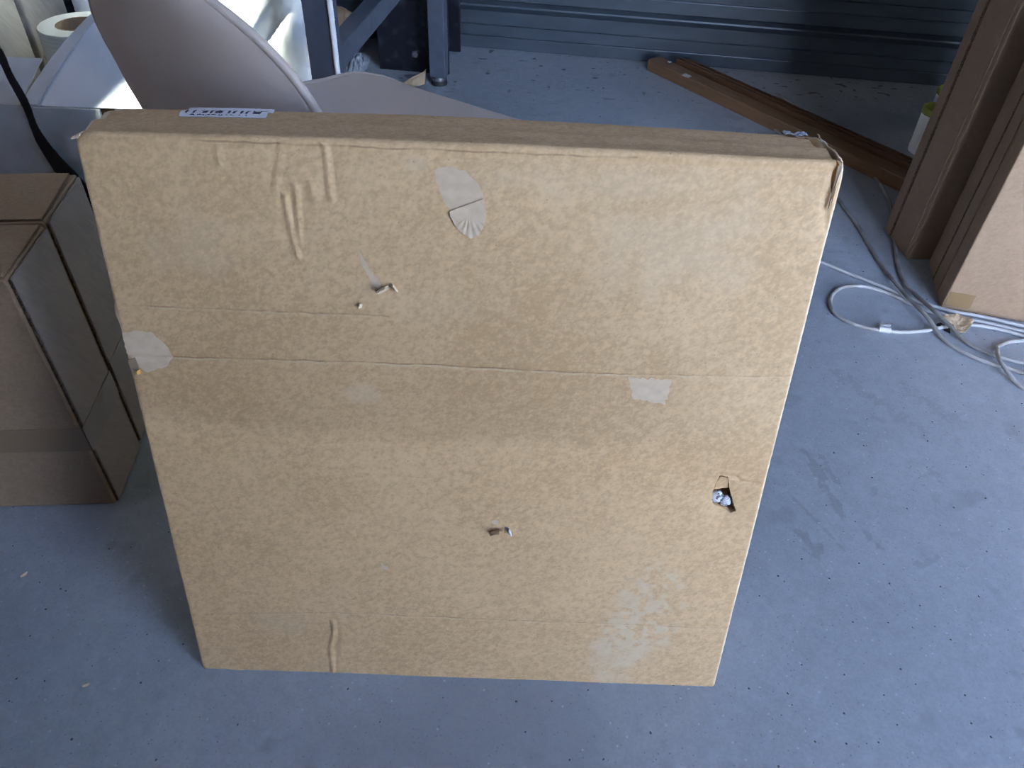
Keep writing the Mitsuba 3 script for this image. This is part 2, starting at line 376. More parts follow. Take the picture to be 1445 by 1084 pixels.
# ------------------------------------------------------------------ the large flat box
CREASES = [([(0, .523), (.10, .524), (.30, .526), (.55, .523), (.754, .529)], .0022, -.0011), ([(0, .585), (.14, .588), (.30, .584)], .0025, -.0006),
           ([(.02, .114), (.21, .126), (.43, .128), (.59, .123), (.754, .123)], .002, -.0008)]
RIDGES = [([(.200, .716), (.202, .690), (.204, .668), (.207, .650)], .0022, .0019), ([(.212, .724), (.211, .698), (.210, .664)], .0022, .0016), ([(.244, .766), (.246, .743), (.246, .714)], .0022, .0015),
          ([(.202, .765), (.198, .748), (.191, .719)], .0025, .0012), ([(.2, .109), (.2, .085), (.192, .055), (.192, .002)], .002, .0020), ([(.223, .175), (.223, .149)], .002, .0008),
          ([(.695, .388), (.708, .386), (.716, .386), (.722, .379), (.744, .377)], .0022, -.0014), ([(.016, .012), (.046, .004), (.06, .001)], .002, .0018),
          ([(.227, .728), (.229, .716)], .003, .0012), ([(.140, .760), (.139, .745)], .003, .0012), ([(.22, .752), (.244, .752)], .003, .0006), ([(.745, .76), (.741, .735), (.75, .70)], .003, -.0012), ([(.40, .60), (.44, .585)], .004, .0008)]


def front_shape(s, t):
    """How far the front sheet stands out (+) or in (-) at (s, t)."""
    d = 0.003 * fb(np.stack([s * 6, t * 6, s * 0 + 3], -1).reshape(-1, 3)).reshape(np.shape(s))
    d = d + 0.0003 * fb(np.stack([s * 40, t * 40, s * 0 + 8], -1).reshape(-1, 3)).reshape(np.shape(s))
    for pts, wd, a in CREASES + RIDGES:
        q = poly_dist(s, t, pts)
        d = d + a * np.exp(-(q / wd) ** 2) - .35 * a * np.exp(-((q - 2.6 * wd) / (1.6 * wd)) ** 2)
    d = d - .004 * np.exp(-(((s - .708) / .022) ** 2 + ((t - .350) / .03) ** 2))
    d = d + .0016 * np.exp(-(((s - .16) / .2) ** 2 + ((t - .776) / .006) ** 2)) - .0018 * np.exp(-((t - .7605) / .0035) ** 2) * np.clip((s - .1) * 20, 0, 1)
    return d


body = grid_box((BW, BD, BH), .0048, (.0027, .009, .0027))
V = body.vertices.copy()
front = np.clip(1 - V[:, 1] / .004, 0, 1)
V[:, 1] -= front_shape(V[:, 0], V[:, 2]) * front
top = np.clip((V[:, 2] - .70) / .07, 0, 1)
V[:, 2] += top * (.0065 * np.sin(np.pi * np.clip(V[:, 0] / BW, 0, 1)) * (0.35 + .65 * np.clip(V[:, 1] / .02, 0, 1)) + .002 * fb(np.c_[V[:, 0] * 9, V[:, 1] * 9, V[:, 2] * 0]))
V[:, 2] += np.clip((V[:, 2] - .765) / .006, 0, 1) * .0022 * np.sin(V[:, 1] * 160 + 1) * np.clip(V[:, 1] / .02, 0, 1)
left = np.clip(1 - V[:, 0] / .003, 0, 1); V[:, 0] += left * (.0014 * fb(np.c_[V[:, 0] * 0, V[:, 1] * 14, V[:, 2] * 14]) - .0035 * np.exp(-((V[:, 2] - .575) / .010) ** 2))
right = np.clip(1 - (BW - V[:, 0]) / .003, 0, 1); V[:, 0] += right * .0012 * fb(np.c_[V[:, 0] * 0 + 4, V[:, 1] * 14, V[:, 2] * 9])
# the ends of the top flare towards the back
V[:, 0] += (V[:, 0] / BW - .5) * 2 * .010 * top * np.clip(V[:, 1] / BD, 0, 1)
# crushed upper corners
for cx in (0.0, BW):
    w = np.exp(-(((V[:, 0] - cx) / .012) ** 2 + ((V[:, 2] - BH) / .012) ** 2)) * np.clip(1 - V[:, 1] / .05, 0, 1)
    V[:, 2] -= .004 * w; V[:, 1] += .004 * w
body.vertices = V
man = mf(body)
hole = jag([(.693, .378), (.695, .387), (.706, .385), (.711, .368), (.717, .351), (.726, .331), (.718, .329), (.708, .336), (.694, .341), (.691, .356)], .0006, .004, 3)
h = trimesh.creation.extrude_polygon(hole, .05); v = h.vertices.copy(); h.vertices = np.c_[v[:, 0], .020 - v[:, 2], v[:, 1]]; h.fix_normals()
man = man - mf(h)
# the gaping seam at the upper right corner: a slit in the top and one down the front edge
for pts, y0, y1, ax in ((((.742, .755), (.746, .773), (.7495, .765), (.7485, .728), (.747, .735)), -.01, .012, 1), (((.735, .105), (.7445, .06), (.750, .018), (.754, .02), (.7535, .07), (.7465, .108)), .752, .80, 2)):
    c = trimesh.creation.extrude_polygon(sg.Polygon(pts).buffer(0), abs(y1 - y0)); v = c.vertices.copy()
    c.vertices = np.c_[v[:, 0], y0 + v[:, 2], v[:, 1]] if ax == 1 else np.c_[v[:, 0], v[:, 1], y0 + v[:, 2]]
    c.fix_normals(); man = man - mf(c)
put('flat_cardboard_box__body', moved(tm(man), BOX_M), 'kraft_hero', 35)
lab('flat_cardboard_box', 'large square flat cardboard box with torn patches leaning back against the chair', 'cardboard box')


def on_front(poly, lo, hi, seg=.004):
    """A thin piece of paper lying on the front sheet, following its relief; lo, hi: its faces above the sheet."""
    m = trimesh.creation.extrude_polygon(poly, hi - lo)
    m = trimesh.Trimesh(*trimesh.remesh.subdivide_to_size(m.vertices, m.faces, seg), process=False); m.merge_vertices()
    v = m.vertices.copy(); m.vertices = np.c_[v[:, 0], -(v[:, 2] + lo) - front_shape(v[:, 0], v[:, 1]), v[:, 1]]; m.fix_normals()
    return moved(m, BOX_M)


H = 'flat_cardboard_box__'
k = put(H + 'scuff_patch', on_front(jag([(.350, .747), (.363, .752), (.380, .748), (.397, .733), (.400, .721), (.366, .707), (.357, .722)], .0012, .004, 11), -.002, .00025), 'torn_liner', False); lab(k, 'pale grey patch of torn liner near the top edge')
k = put(H + 'scuff_patch', on_front(jag([(.0015, .552), (.017, .557), (.036, .554), (.049, .539), (.053, .523), (.043, .512), (.018, .503), (.011, .512), (.002, .526)], .0010, .004, 12), -.002, .00025), 'torn_liner', False); lab(k, 'pale grey torn patch at the left edge')
k = put(H + 'scuff_patch', on_front(jag([(.569, .521), (.595, .520), (.618, .521), (.616, .508), (.614, .487), (.600, .489), (.590, .491), (.576, .493)], .0016, .003, 13), -.002, .00022), 'torn_liner', False); lab(k, 'small pale torn square under the long crease')
k = put(H + 'scuff_patch', on_front(jag([(.270, .663), (.274, .655), (.281, .640), (.290, .628), (.294, .618), (.288, .614), (.281, .628), (.274, .643)], .0007, .003, 14), -.002, .00025), 'torn_liner', False); lab(k, 'narrow pale scratch ending in a peeled curl')
k = put(H + 'scuff_patch', on_front(jag([(.271, .225), (.276, .221), (.283, .217), (.281, .210), (.277, .213)], .0012, .003, 15), -.002, .0003), 'torn_liner', False); lab(k, 'tiny pale chip in the lower left')
k = put(H + 'scuff_patch', on_front(jag([(.418, .303), (.424, .306), (.428, .299), (.420, .296)], .0008, .003, 16), -.002, .0002), 'torn_liner', False); lab(k, 'faint rubbed spot above the lower peeled curl')
# the wrinkled loose flap below the upper patch
fl = sg.Polygon([(.366, .7065), (.400, .7205), (.4035, .706), (.402, .694), (.396, .683), (.388, .678), (.376, .686), (.371, .692), (.369, .697), (.3665, .701)])
m = trimesh.creation.extrude_polygon(fl, .0006); m = trimesh.Trimesh(*trimesh.remesh.subdivide_to_size(m.vertices, m.faces, .002), process=False); m.merge_vertices()
v = m.vertices.copy(); lift = .0006 + .0010 * (fb(np.c_[v[:, 0] * 90, v[:, 1] * 60, v[:, 0] * 0]) + .5) * 1.0
rad = np.arctan2(v[:, 1] - .705, v[:, 0] - .386); lift = lift + .0003 * np.sin(rad * 19) * np.clip((.702 - v[:, 1]) / .015, 0, 1)
m.vertices = np.c_[v[:, 0], -(v[:, 2] + lift) - front_shape(v[:, 0], v[:, 1]), v[:, 1]]; m.fix_normals()
k = put(H + 'torn_paper', moved(m, BOX_M), 'torn_liner', 40); lab(k, 'wrinkled flap of torn paper below the upper grey patch')


def curl(c, w, hgt, ang, turn=2.2, lean=0.4, n=12):
    """A little curled peel of paper standing off the sheet at (s, t)."""
    a = np.linspace(0, turn, n); r = hgt / 2
    prof = np.c_[r * np.sin(a), r * (1 - np.cos(a))]
    P = []
    for i, f in enumerate(np.linspace(-.5, .5, 7)):
        q = np.c_[np.full(n, f * w) * (1 - .35 * a / turn), prof[:, 0] * (1 - .3 * abs(f)), prof[:, 1] + .0004]
        P.append(np.c_[c[0] + q[:, 0] * math.cos(ang) - q[:, 1] * math.sin(ang), -q[:, 2], c[1] + q[:, 0] * math.sin(ang) + q[:, 1] * math.cos(ang)])
    return moved(sheet(np.array(P), .0008), BOX_M)


k = put(H + 'paper_curl', curl((.296, .615), .016, .013, .55), 'paper_pale', 40); lab(k, 'curled peel at the end of the upper scratch')
k = put(H + 'paper_curl', curl((.305, .619), .012, .009, -1.0), 'paper_pale', 40)
k = put(H + 'paper_curl', curl((.271, .597), .006, .007, 1.3), 'paper_pale', 40); lab(k, 'small upturned tooth of paper left below the upper curl')
k = put(H + 'paper_curl', curl((.424, .284), .018, .013, .35), 'kraft', 40); lab(k, 'curled peel in the lower middle of the face')
k = put(H + 'paper_curl', curl((.438, .288), .013, .011, -1.2), 'scrap_white', 40); lab(k, 'white lining peeping from the lower peel')
# the plug hole in the patch at the left edge
pg = sg.Polygon([(.0015, .519), (.010, .522), (.012, .512), (.010, .504), (.0015, .507)])
k = put(H + 'dark_gouge', on_front(pg, -.001, .0006), 'kraft_dim', False); lab(k, 'small brown gouge in the left torn patch')
k = put(H + 'paper_curl', curl((.0135, .504), .006, .007, 1.6), 'paper_rust', 40); lab(k, 'rust coloured torn lip beside the gouge')
# inside the puncture at the right
fm = trimesh.creation.icosphere(3, 1.0); v = fm.vertices.copy(); d = 1 + .28 * fb(v * 3.0)
fm.vertices = np.c_[.700 + v[:, 0] * d * .0085, .0085 + v[:, 1] * d * .004, .3485 + v[:, 2] * d * .0095]
k = put(H + 'foam_lining', moved(fm, BOX_M), 'foam_white', 40); lab(k, 'white foam showing in the puncture')
fm2 = fm.copy(); v = fm.vertices.copy(); fm2.vertices = np.c_[(v[:, 0] - .701) * .95 + .7125, v[:, 1] - .001, (v[:, 2] - .3505) * .9 + .3455]
k = put(H + 'foam_lining', moved(fm2, BOX_M), 'foam_white', 40)
fp = quad_sheet((.6935, .005, .363), (.7105, .006, .366), (.7065, -.0005, .3845), (.6955, -.0005, .3862), 8, 8, .0012, lambda s, t: np.concatenate([0 * s, .0015 * np.sin(t * 3.1) + 0 * s, 0 * s], -1))
k = put(H + 'pushed_in_flap', moved(fp, BOX_M), 'kraft_hero', 40); lab(k, 'flap of board pushed into the puncture')
fp = quad_sheet((.7115, .012, .369), (.7165, .002, .352), (.7245, .003, .333), (.7165, .013, .335), 8, 8, .0012)
k = put(H + 'pushed_in_flap', moved(fp, BOX_M), 'kraft_edge', 40)
# label, tape and torn corner on the top edge
def on_top(u0, u1, v0, v1, th, lift=.0006, skew=0.0, n=10):
    s, t = np.meshgrid(np.linspace(u0, u1, n), np.linspace(v0, v1, n), indexing='ij')
    z = BH + .0065 * np.sin(np.pi * s / BW) + .0022 * np.sin(t * 160 + 1) + .002 * fb(np.stack([s * 9, t * 9, s * 0], -1).reshape(-1, 3)).reshape(s.shape)
    s2 = s + (s / BW - .5) * .02 * t / BD + skew * (t - v0)
    return moved(sheet(np.stack([s2, t, z + lift], -1), th), BOX_M)


k = put(H + 'shipping_label', on_top(LBL_U[0], LBL_U[1], LBL_V[0], LBL_V[1] - .001, .0006, .0009), 'label_print', False); lab(k, 'white barcode label on the top edge')
s, t = np.meshgrid(np.linspace(0, 1, 14), np.linspace(0, 1, 14), indexing='ij')
nz = fb(np.stack([s * 5, t * 5, s * 0], -1).reshape(-1, 3)).reshape(s.shape)
tp = np.stack([.722 + .024 * s, BD - .012 + .014 * t, BH + .0012 + .004 * np.abs(nz) * 2 + .0010 * np.sin(s * 9)], -1)
k = put(H + 'clear_tape', moved(sheet(tp, .0004), BOX_M), 'plastic_film', 40); lab(k, 'crinkled end of clear tape on the rear top edge')
tp = np.stack([.742 + .022 * s + .004 * nz, .016 + .096 * t, BH + .0016 + .006 * nz - .010 * np.maximum(0, s - .7)], -1); tp[..., 0] -= .012 * (t) ** 2
tp = tp[: , :]
k = put(H + 'torn_corner', moved(sheet(np.stack([.7515 + .0055 * s + .0025 * nz + .008 * t ** 2, .016 + .094 * t, BH + .0015 + .004 * nz - .008 * s ** 2], -1), .0009), BOX_M), 'paper_pale', 40); lab(k, 'frayed paper at the upper right corner')
k = put(H + 'torn_corner', moved(sheet(np.stack([.7455 + .0035 * s * (1 - t) + .0008 * nz, -.0012 - .0022 * s + .0010 * nz, .768 - .044 * t], -1), .0007), BOX_M), 'paper_pale', 40)
k = put(H + 'torn_corner', moved(sheet(np.stack([-.0005 + .006 * s + .002 * nz, -.0015 + .010 * t + .002 * nz, BH - .006 + .003 * s * t + .003 * nz], -1), .0010), BOX_M), 'paper_pale', 40); lab(k, 'frayed paper at the upper left corner')

# ------------------------------------------------------------------ brown boxes on the left
LM1 = frame((-.680, .834, 0), math.radians(5.5)); LM2 = frame((-.6965, .979, 0), math.radians(6.5))


def crate(key, M, L, D, Hh, label, edge_gap):
    lab(key, label, 'cardboard box', None)
    core = grid_box((L, D, Hh), .004, (.03, .03, .03)); v = core.vertices.copy()
    v += .0018 * np.c_[fb(v * 7), fb(v * 7 + 9), np.clip(v[:, 2] * 20, 0, 1) * fb(v * 7 + 20)]; v[:, 0] -= L; core.vertices = v
    put(key + '__body', moved(core, M), 'kraft_mid', 30)
    pn = grid_box((.004, D - edge_gap - .004, Hh - .006), .0015, (1, .02, .02)); v = pn.vertices.copy(); v[:, 0] += .0015 * fb(v * 6) + .001; v[:, 1] += edge_gap; v[:, 2] += .003; pn.vertices = v
    k = put(key + '__end_flap', moved(pn, M), 'kraft_grey', 30); lab(k, 'greyer end flap closing the right side')
    ed = slab((.0005, edge_gap - .0035, .004), (.0035, edge_gap - .001, Hh - .004))
    k = put(key + '__raw_edge', moved(ed, M), 'kraft_edge', False)
    return key


mat('kraft_mid', pr(mikit.proc(kraft_world(1.3, (0.355, 0.245, 0.158), (0.30, 0.20, 0.125))), .6, spec=.35))
crate('carton', LM1, .45, .138, .474, 'plain brown carton on the floor at the far left, nearest the camera', .008)
crate('carton_001', LM2, .45, .148, .474, 'brown carton behind the nearest left carton, in front of the white box', .006)
tz = .165
k = put('carton__packing_tape', moved(slab((-.46, -.0012, tz - .026), (.004, -.0004, tz + .026)), LM1), 'clear_tape', False); lab(k, 'shiny band of clear packing tape')
k = put('carton__packing_tape', moved(slab((.0056, -.0012, tz - .026), (.0066, .136, tz + .026)), LM1), 'clear_tape_blue', False)
k = put('carton_001__packing_tape', moved(slab((.0056, .004, tz - .02), (.0066, .090, tz + .03)), LM2), 'clear_tape_blue', False); lab(k, 'clear packing tape over the end flap')
put('carton__top_flap', moved(quad_sheet((-.44, .003, .4765), (-.004, .003, .4765), (-.004, .134, .4765), (-.44, .134, .4765), 6, 6, .002), LM1), 'kraft_mid', False)
put('carton_001__top_flap', moved(quad_sheet((-.44, .003, .4775), (-.004, .003, .4775), (-.010, .144, .4765), (-.44, .144, .4765), 6, 6, .002), LM2), 'kraft_mid', False)

# ------------------------------------------------------------------ white open box with rolls, strap
lab('white_carton', 'open white box behind the brown cartons with raised white flaps', 'box')
WX0, WX1, WYF, WYB, WZ = -1.025, -.74, 1.30, 1.715, .503
put('white_carton__front_panel', rbox((WX1 - WX0, .005, WZ), .002).apply_translation((WX0, WYF, 0)), 'white_card', 30)
put('white_carton__back_panel', rbox((WX1 - WX0, .005, WZ - .05), .002).apply_translation((WX0, WYB, 0)), 'kraft', 30)
put('white_carton__side_panel', rbox((.005, WYB - WYF - .006, WZ - .08), .002).apply_translation((WX0, WYF + .0055, 0)), 'kraft', 30)
put('white_carton__side_panel', rbox((.005, WYB - WYF - .006, WZ - .08), .002).apply_translation((WX1 - .005, WYF + .0055, 0)), 'kraft', 30)
put('white_carton__insert', slab((WX0 + .006, WYF + .006, 0), (WX1 - .006, WYB - .001, .40)), 'pit_shade', False)  # filler under the tape roll, coloured near black for the shaded cavity
bend = lambda s, t: np.concatenate([0 * s * t, 0 * s * t, .010 * np.sin(s * 3.1) * t + .008 * np.sin(t * 3.1) + 0 * s], -1)
k = put('white_carton__flap', quad_sheet((-.876, 1.302, .504), (-.640, 1.302, .506), (-.630, 1.43, .60), (-.762, 1.43, .621), 20, 20, .003, bend), 'white_film', 40); lab(k, 'raised bluish white flap with creases')
k = put('white_carton__flap', quad_sheet((-1.03, 1.302, .503), (-.880, 1.302, .503), (-.858, 1.38, .556), (-1.03, 1.38, .556), 12, 12, .003), 'white_card', 40)
lab('pale_carton', 'pale beige carton standing behind the white box at the far left', 'cardboard box')
PM = frame((-1.46, 1.35, 0), math.radians(-2)); put('pale_carton__body', moved(grid_box((.405, .325, .78), .006, (.05, .05, .05)), PM), 'paper_roll', 30)
lab('pale_carton_001', 'second pale beige carton, rearmost, beside the roll of tape', 'cardboard box')
PM2 = frame((-1.452, 1.705, 0), math.radians(-3)); put('pale_carton_001__body', moved(grid_box((.405, .15, .76), .006, (.05, .05, .05)), PM2), 'paper_roll', 30)
k = put('white_carton__hem', quad_sheet((-.876, 1.299, .5075), (-.846, 1.299, .5075), (-.748, 1.424, .6225), (-.764, 1.428, .6245), 14, 8, .0012, lambda s, t: np.concatenate([0 * s * t, 0 * s * t, .008 * np.sin(t * 3.1) + 0 * s], -1)), 'white_card', 40); lab(k, 'greyer folded band along the left edge of the raised flap')
lab('tape_roll', 'white roll of tape standing in the open white box', 'tape roll')
m = lathe([(.042, 0), (.074, 0), (.076, .003), (.076, .137), (.074, .140), (.042, .140), (.042, 0)], 56); put('tape_roll__wound_tape', m.apply_translation((-.899, 1.605, .4005)), 'tape_side', 35)
m = lathe([(.0385, 0), (.0418, 0), (.0418, .1405), (.0385, .1405), (.0385, 0)], 48); k = put('tape_roll__core', m.apply_translation((-.899, 1.605, .4005)), 'kraft_dim', 35); lab(k, 'brown cardboard core')


strapL = np.array([(-1.12, 1.46, .786), (-1.06, 1.42, .789), (-.985, 1.30, .792), (-.905, 1.20, .74), (-.870, 1.245, .655), (-.856, 1.258, .601), (-.855, 1.262, .56), (-.866, 1.288, .497), (-.867, 1.288, .445), (-.858, 1.288, .400), (-.848, 1.288, .350), (-.84, 1.288, .28)])
strapR = np.array([(-1.11, 1.485, .786), (-1.055, 1.445, .789), (-.975, 1.315, .808), (-.892, 1.20, .765), (-.858, 1.245, .675), (-.843, 1.258, .621), (-.843, 1.262, .578), (-.851, 1.286, .520), (-.853, 1.288, .470), (-.836, 1.288, .420), (-.810, 1.288, .372), (-.79, 1.288, .31)])
a, b = spline(strapL, 5), spline(strapR, 5)
put('webbing_strap', sheet(np.stack([a * (1 - f) + b * f for f in np.linspace(0, 1, 5)], 1), .002), 'black_web', 40); lab('webbing_strap', 'black webbing strap hanging over the white box', 'strap')

# ------------------------------------------------------------------ white bundle behind the chair
wb = grid_box((.52, .36, .80), .06, (.012, .03, .012)); v = wb.vertices.copy()
f = np.clip(1 - v[:, 1] / .10, 0, 1)
s, t = v[:, 0], v[:, 2]
valley = .020 * np.exp(-((s - .315 - .04 * (t - .5)) / .022) ** 2) * np.clip((t - .30) / .1, 0, 1) + .017 * np.exp(-((poly_dist(s, t, [(.315, .33), (.40, .42), (.52, .56)])) / .020) ** 2)
v[:, 1] += f * (valley - .02 * fb(v * 5) - .03 * np.sin(np.clip(s / .52, 0, 1) * np.pi))
v[:, 0] += .01 * fb(v * 6 + 4)
wb.vertices = v - (.52, 0, 0)
wb.apply_transform(frame((-.505, 1.872, 0), math.radians(9)))
put('white_bundle', wb, 'white_poly', True); lab('white_bundle', 'bulky bright white wrapped bundle behind the chair', 'bundle')

# ------------------------------------------------------------------ chair
CM = frame((-.264, 1.152, 0), -.543)
prof = np.array([(.232, .418), (.228, .440), (.205, .456), (.15, .464), (.05, .455), (-.05, .446), (-.12, .448), (-.172, .475), (-.200, .53), (-.218, .60), (-.236, .68), (-.252, .75), (-.264, .80), (-.270, .835)])
prof[:, 0] *= 1.333; bkm = (prof[:, 1] > .47) & (prof[:, 0] < 0); prof[bkm, 1] = .47 + (prof[bkm, 1] - .47) * .81; prof[bkm, 0] += (prof[bkm, 1] - .47) * .201; prof[:, 1] *= 1.108
C = spline(prof, 10); al = np.r_[0, np.cumsum(np.linalg.norm(np.diff(C, axis=0), axis=1))]; Lc = al[-1]
U = np.unique(np.r_[np.linspace(0, 1, 70), np.linspace(0, .03, 12), np.linspace(.9, 1, 26)])
P = np.c_[np.interp(U * Lc, al, C[:, 0]), np.interp(U * Lc, al, C[:, 1])]
dP = np.gradient(P, axis=0); dP /= np.linalg.norm(dP, axis=1, keepdims=True); Nn = np.c_[dP[:, 1], -dP[:, 0]]    # towards the sitter (+y over the back, +z over the seat)
Nn = np.where((Nn[:, 1:] < 0) & (np.abs(Nn[:, 1:]) > .5), -Nn, Nn); Nn = np.where((np.abs(Nn[:, 1:]) <= .5) & (Nn[:, :1] < 0), -Nn, Nn)
wk = np.interp(U, [0, .10, .30, .46, .56, .66, .80, .90, 1], np.array([.205, .225, .232, .222, .205, .2096, .2075, .1939, .1729]) * .973)
endr = np.minimum(np.sqrt(np.clip(1 - (1 - np.clip(U / .11, 0, 1)) ** 2.6, 0, 1)), np.sqrt(np.clip(1 - (1 - np.clip((1 - U) / .17, 0, 1)) ** 2.4, 0, 1)))
wk = wk * np.maximum(endr, .02)
ck = np.interp(U, [0, .08, .2, .35, .5, .62, .8, 1], [.0, .004, .022, .060, .095, .085, .045, .012])
S = np.linspace(-1, 1, 41)
G = np.zeros((len(U), len(S), 3))
for j, sx in enumerate(S):
    lift = ck * np.abs(sx) ** 2.6
    G[:, j, 0] = sx * wk * (1 - .06 * np.abs(sx) ** 3); G[:, j, 1] = P[:, 0] + Nn[:, 0] * lift; G[:, j, 2] = P[:, 1] + Nn[:, 1] * lift
shell = sheet(G, .0075)
rim = tube(np.vstack([G[:, -1], G[-1, -2::-1], G[-2::-1, 0], G[0, 1:-1]]), .0056, 10, closed=True)
lab('shell_chair', 'taupe moulded plastic shell chair with its back to the flat box', 'chair')
put('shell_chair__shell', moved(shell, CM), 'chair_plastic', True)
k = put('shell_chair__rim', moved(rim, CM), 'chair_plastic', True); lab(k, 'rounded pale rim of the shell')
for sx in (-1, 1):
    for sy in (-1, 1):
        top_p = np.array([sx * .10, sy * .11 + .0, .486]); foot = np.array([sx * .205, sy * .225 + .0, .0])
        put('shell_chair__leg', moved(tube(np.array([top_p, top_p * .5 + foot * .5, foot + (0, 0, .0)]), [.014, .013, .009], 14), CM), 'beech', 35)

# ------------------------------------------------------------------ steel bench frame
LY = math.radians(-6.5); L2 = np.array([-.303, 2.727, 0]); L1 = np.array([-.430, 1.690, 0])
lab('bench_frame', 'blue grey square steel bench frame standing by the rear wall', 'bench frame')
def post(P, z0, z1, w=.056):
    m = rbox((w, w, z1 - z0), .004); m.apply_translation((-w / 2, -w / 2, z0)); return moved(m, frame(P, LY))
for P in (L2, L1):
    put('bench_frame__leg', post(P, .030, 1.30), 'bench_steel', 30)
    m = lathe([(0, .012), (.024, .012), (.026, .016), (.026, .026), (.020, .034), (.010, .036), (.010, .05), (0, .05)], 32); k = put('bench_frame__foot', m.apply_translation(P), 'chrome', 30); lab(k, 'chrome levelling foot')
    m = lathe([(0, 0), (.027, 0), (.028, .004), (.027, .013), (0, .013)], 32); k2 = put('bench_frame__foot_pad', m.apply_translation(P), 'black_rubber', 30); lab(k2, 'black rubber pad under the foot')
d = (L2 - L1) / np.linalg.norm(L2 - L1); ln = np.linalg.norm(L2 - L1)
for z0, z1 in ((.425, .475), (1.24, 1.295)):
    m = rbox((.045, ln - .058, z1 - z0), .004); m.apply_translation((-.0225, .029, z0))
    k = put('bench_frame__rail', moved(m, frame(L1, math.atan2(d[1], d[0]) - math.pi / 2)), 'bench_steel', 30)
cp = [(-.4015, 1.659, 1.0), (-.4005, 1.657, .80), (-.4000, 1.656, .65), (-.3995, 1.656, .55), (-.4000, 1.656, .45), (-.3990, 1.655, .30), (-.399, 1.655, .12)]
put('white_lead', tube(spline(cp, 8), .0058, 10), 'cable_bright', True); lab('white_lead', 'white cable running down the near leg of the bench frame', 'cable')

# ------------------------------------------------------------------ steel column by the wall
CMx = frame((-.530, 2.838, 0), math.radians(-6.1))
lab('steel_column', 'black steel column section with a bolted flange against the rear wall', 'column')
put('steel_column__flange', moved(rbox((.255, .012, 2.9), .002), CMx), 'black_steel', 30)
m = rbox((.255, .012, 2.9), .002); m.apply_translation((0, .225, 0)); put('steel_column__flange', moved(m, CMx), 'black_steel', 30)
m = rbox((.012, .212, 2.9), .002); m.apply_translation((.12, .0125, 0)); put('steel_column__web', moved(m, CMx), 'black_steel', 30)
hexp = sg.Polygon([(.013 * math.cos(a), .013 * math.sin(a)) for a in np.arange(6) * math.pi / 3])
m = trimesh.creation.extrude_polygon(hexp, .012); v = m.vertices.copy(); m.vertices = np.c_[v[:, 0] + .135, -v[:, 2] + .002, v[:, 1] + .065]; m.fix_normals()
k = put('steel_column__bolt', moved(m, CMx), 'chrome', False); lab(k, 'shiny bolt head')

# debris by the column
def crumple(key, P, dims, bsdf, seed, amp=.35, freq=3.0, smooth=False, sub=4):
    m = trimesh.creation.icosphere(sub, 1.0); v = m.vertices.copy(); o = np.array([seed * 3.1, seed * 1.7, 0])
    dd = 1 + amp * 2 * fb(v * freq + o) + amp * .8 * (np.abs(fb(v * freq * 2.2 + o + 5)) - .3)
    v = v * dd[:, None] * np.asarray(dims) / 2; v[:, 2] = np.maximum(v[:, 2], -dims[2] * .35) + dims[2] * .35
    m.vertices = v + np.asarray(P); return put(key, m, bsdf, smooth)


s, t = np.meshgrid(np.linspace(0, 1, 46), np.linspace(0, 1, 40), indexing='ij'); q3 = np.stack([s * 5, t * 5, s * 0 + 2], -1).reshape(-1, 3)
nz = np.abs(fb(q3)).reshape(s.shape); n2 = fb(q3 * 1.7 + 8).reshape(s.shape); env = np.sin(np.pi * s) * np.sin(np.pi * t)
put('crumpled_film', sheet(np.stack([-.66 + .085 * s + .02 * n2, 2.76 + .19 * t + .03 * nz, .004 + .14 * env * (nz + .06)], -1), .0006), 'plastic_film', False); lab('crumpled_film', 'crumpled clear plastic film on the floor by the bench frame', 'plastic film')
crumple('crushed_carton', (-.72, 2.99, 0), (.20, .16, .20), 'kraft_dim', 5, .3, 1.6, False, 3); lab('crushed_carton', 'dark crushed cardboard in the corner beside the black column', 'cardboard')
s, t = np.meshgrid(np.linspace(0, 1, 12), np.linspace(0, 1, 9), indexing='ij'); nz = fb(np.stack([s * 3, t * 3, s * 0 + 3], -1).reshape(-1, 3)).reshape(s.shape)
put('paper_scrap', sheet(np.stack([-.455 + .105 * s, 2.60 + .09 * s + .05 * t + .02 * nz, .010 + .022 * np.abs(nz) + .028 * s * t], -1), .0012), 'scrap_card', 30); lab('paper_scrap', 'crumpled brown paper scrap beside the chrome foot', 'paper scrap')

# ------------------------------------------------------------------ timber battens on the floor
TD = np.array([1.118 - .45, 2.075 - 2.938, 0]); TL = np.linalg.norm(TD); TDy = math.atan2(TD[1], TD[0])
TM = frame((.45, 2.938, 0), TDy)
def batten(key, y0, w, hh, x0, x1, bsdf, label, groove=None):
    pr_ = [(y0, 0), (y0 + w, 0), (y0 + w, hh - .003), (y0 + w - .003, hh), (y0 + .003, hh), (y0, hh - .003)]
    if groove: pr_ = [(y0, 0), (y0 + w, 0), (y0 + w, hh), (y0 + w * .72, hh), (y0 + w * .66, hh - groove), (y0 + w * .36, hh - groove), (y0 + w * .3, hh), (y0, hh)]
    m = trimesh.creation.extrude_polygon(sg.Polygon(pr_), x1 - x0); v = m.vertices.copy(); m.vertices = np.c_[v[:, 2] + x0, v[:, 0], v[:, 1]]; m.fix_normals()
    put(key, moved(m, TM), bsdf, False); lab(key + '', label, 'wooden batten')
batten('wooden_batten', .0, .060, .040, 0.0, 1.28, 'timber', 'wide flat brown timber strip, nearest of the three battens on the floor')
batten('wooden_batten_001', .066, .030, .052, .075, 1.30, 'timber_dark', 'thin dark grooved batten between two others on the floor', .020)
batten('wooden_batten_002', .101, .026, .046, .085, 1.32, 'timber_dark', 'dark batten rearmost of the three, nearest the metal wall', .016)
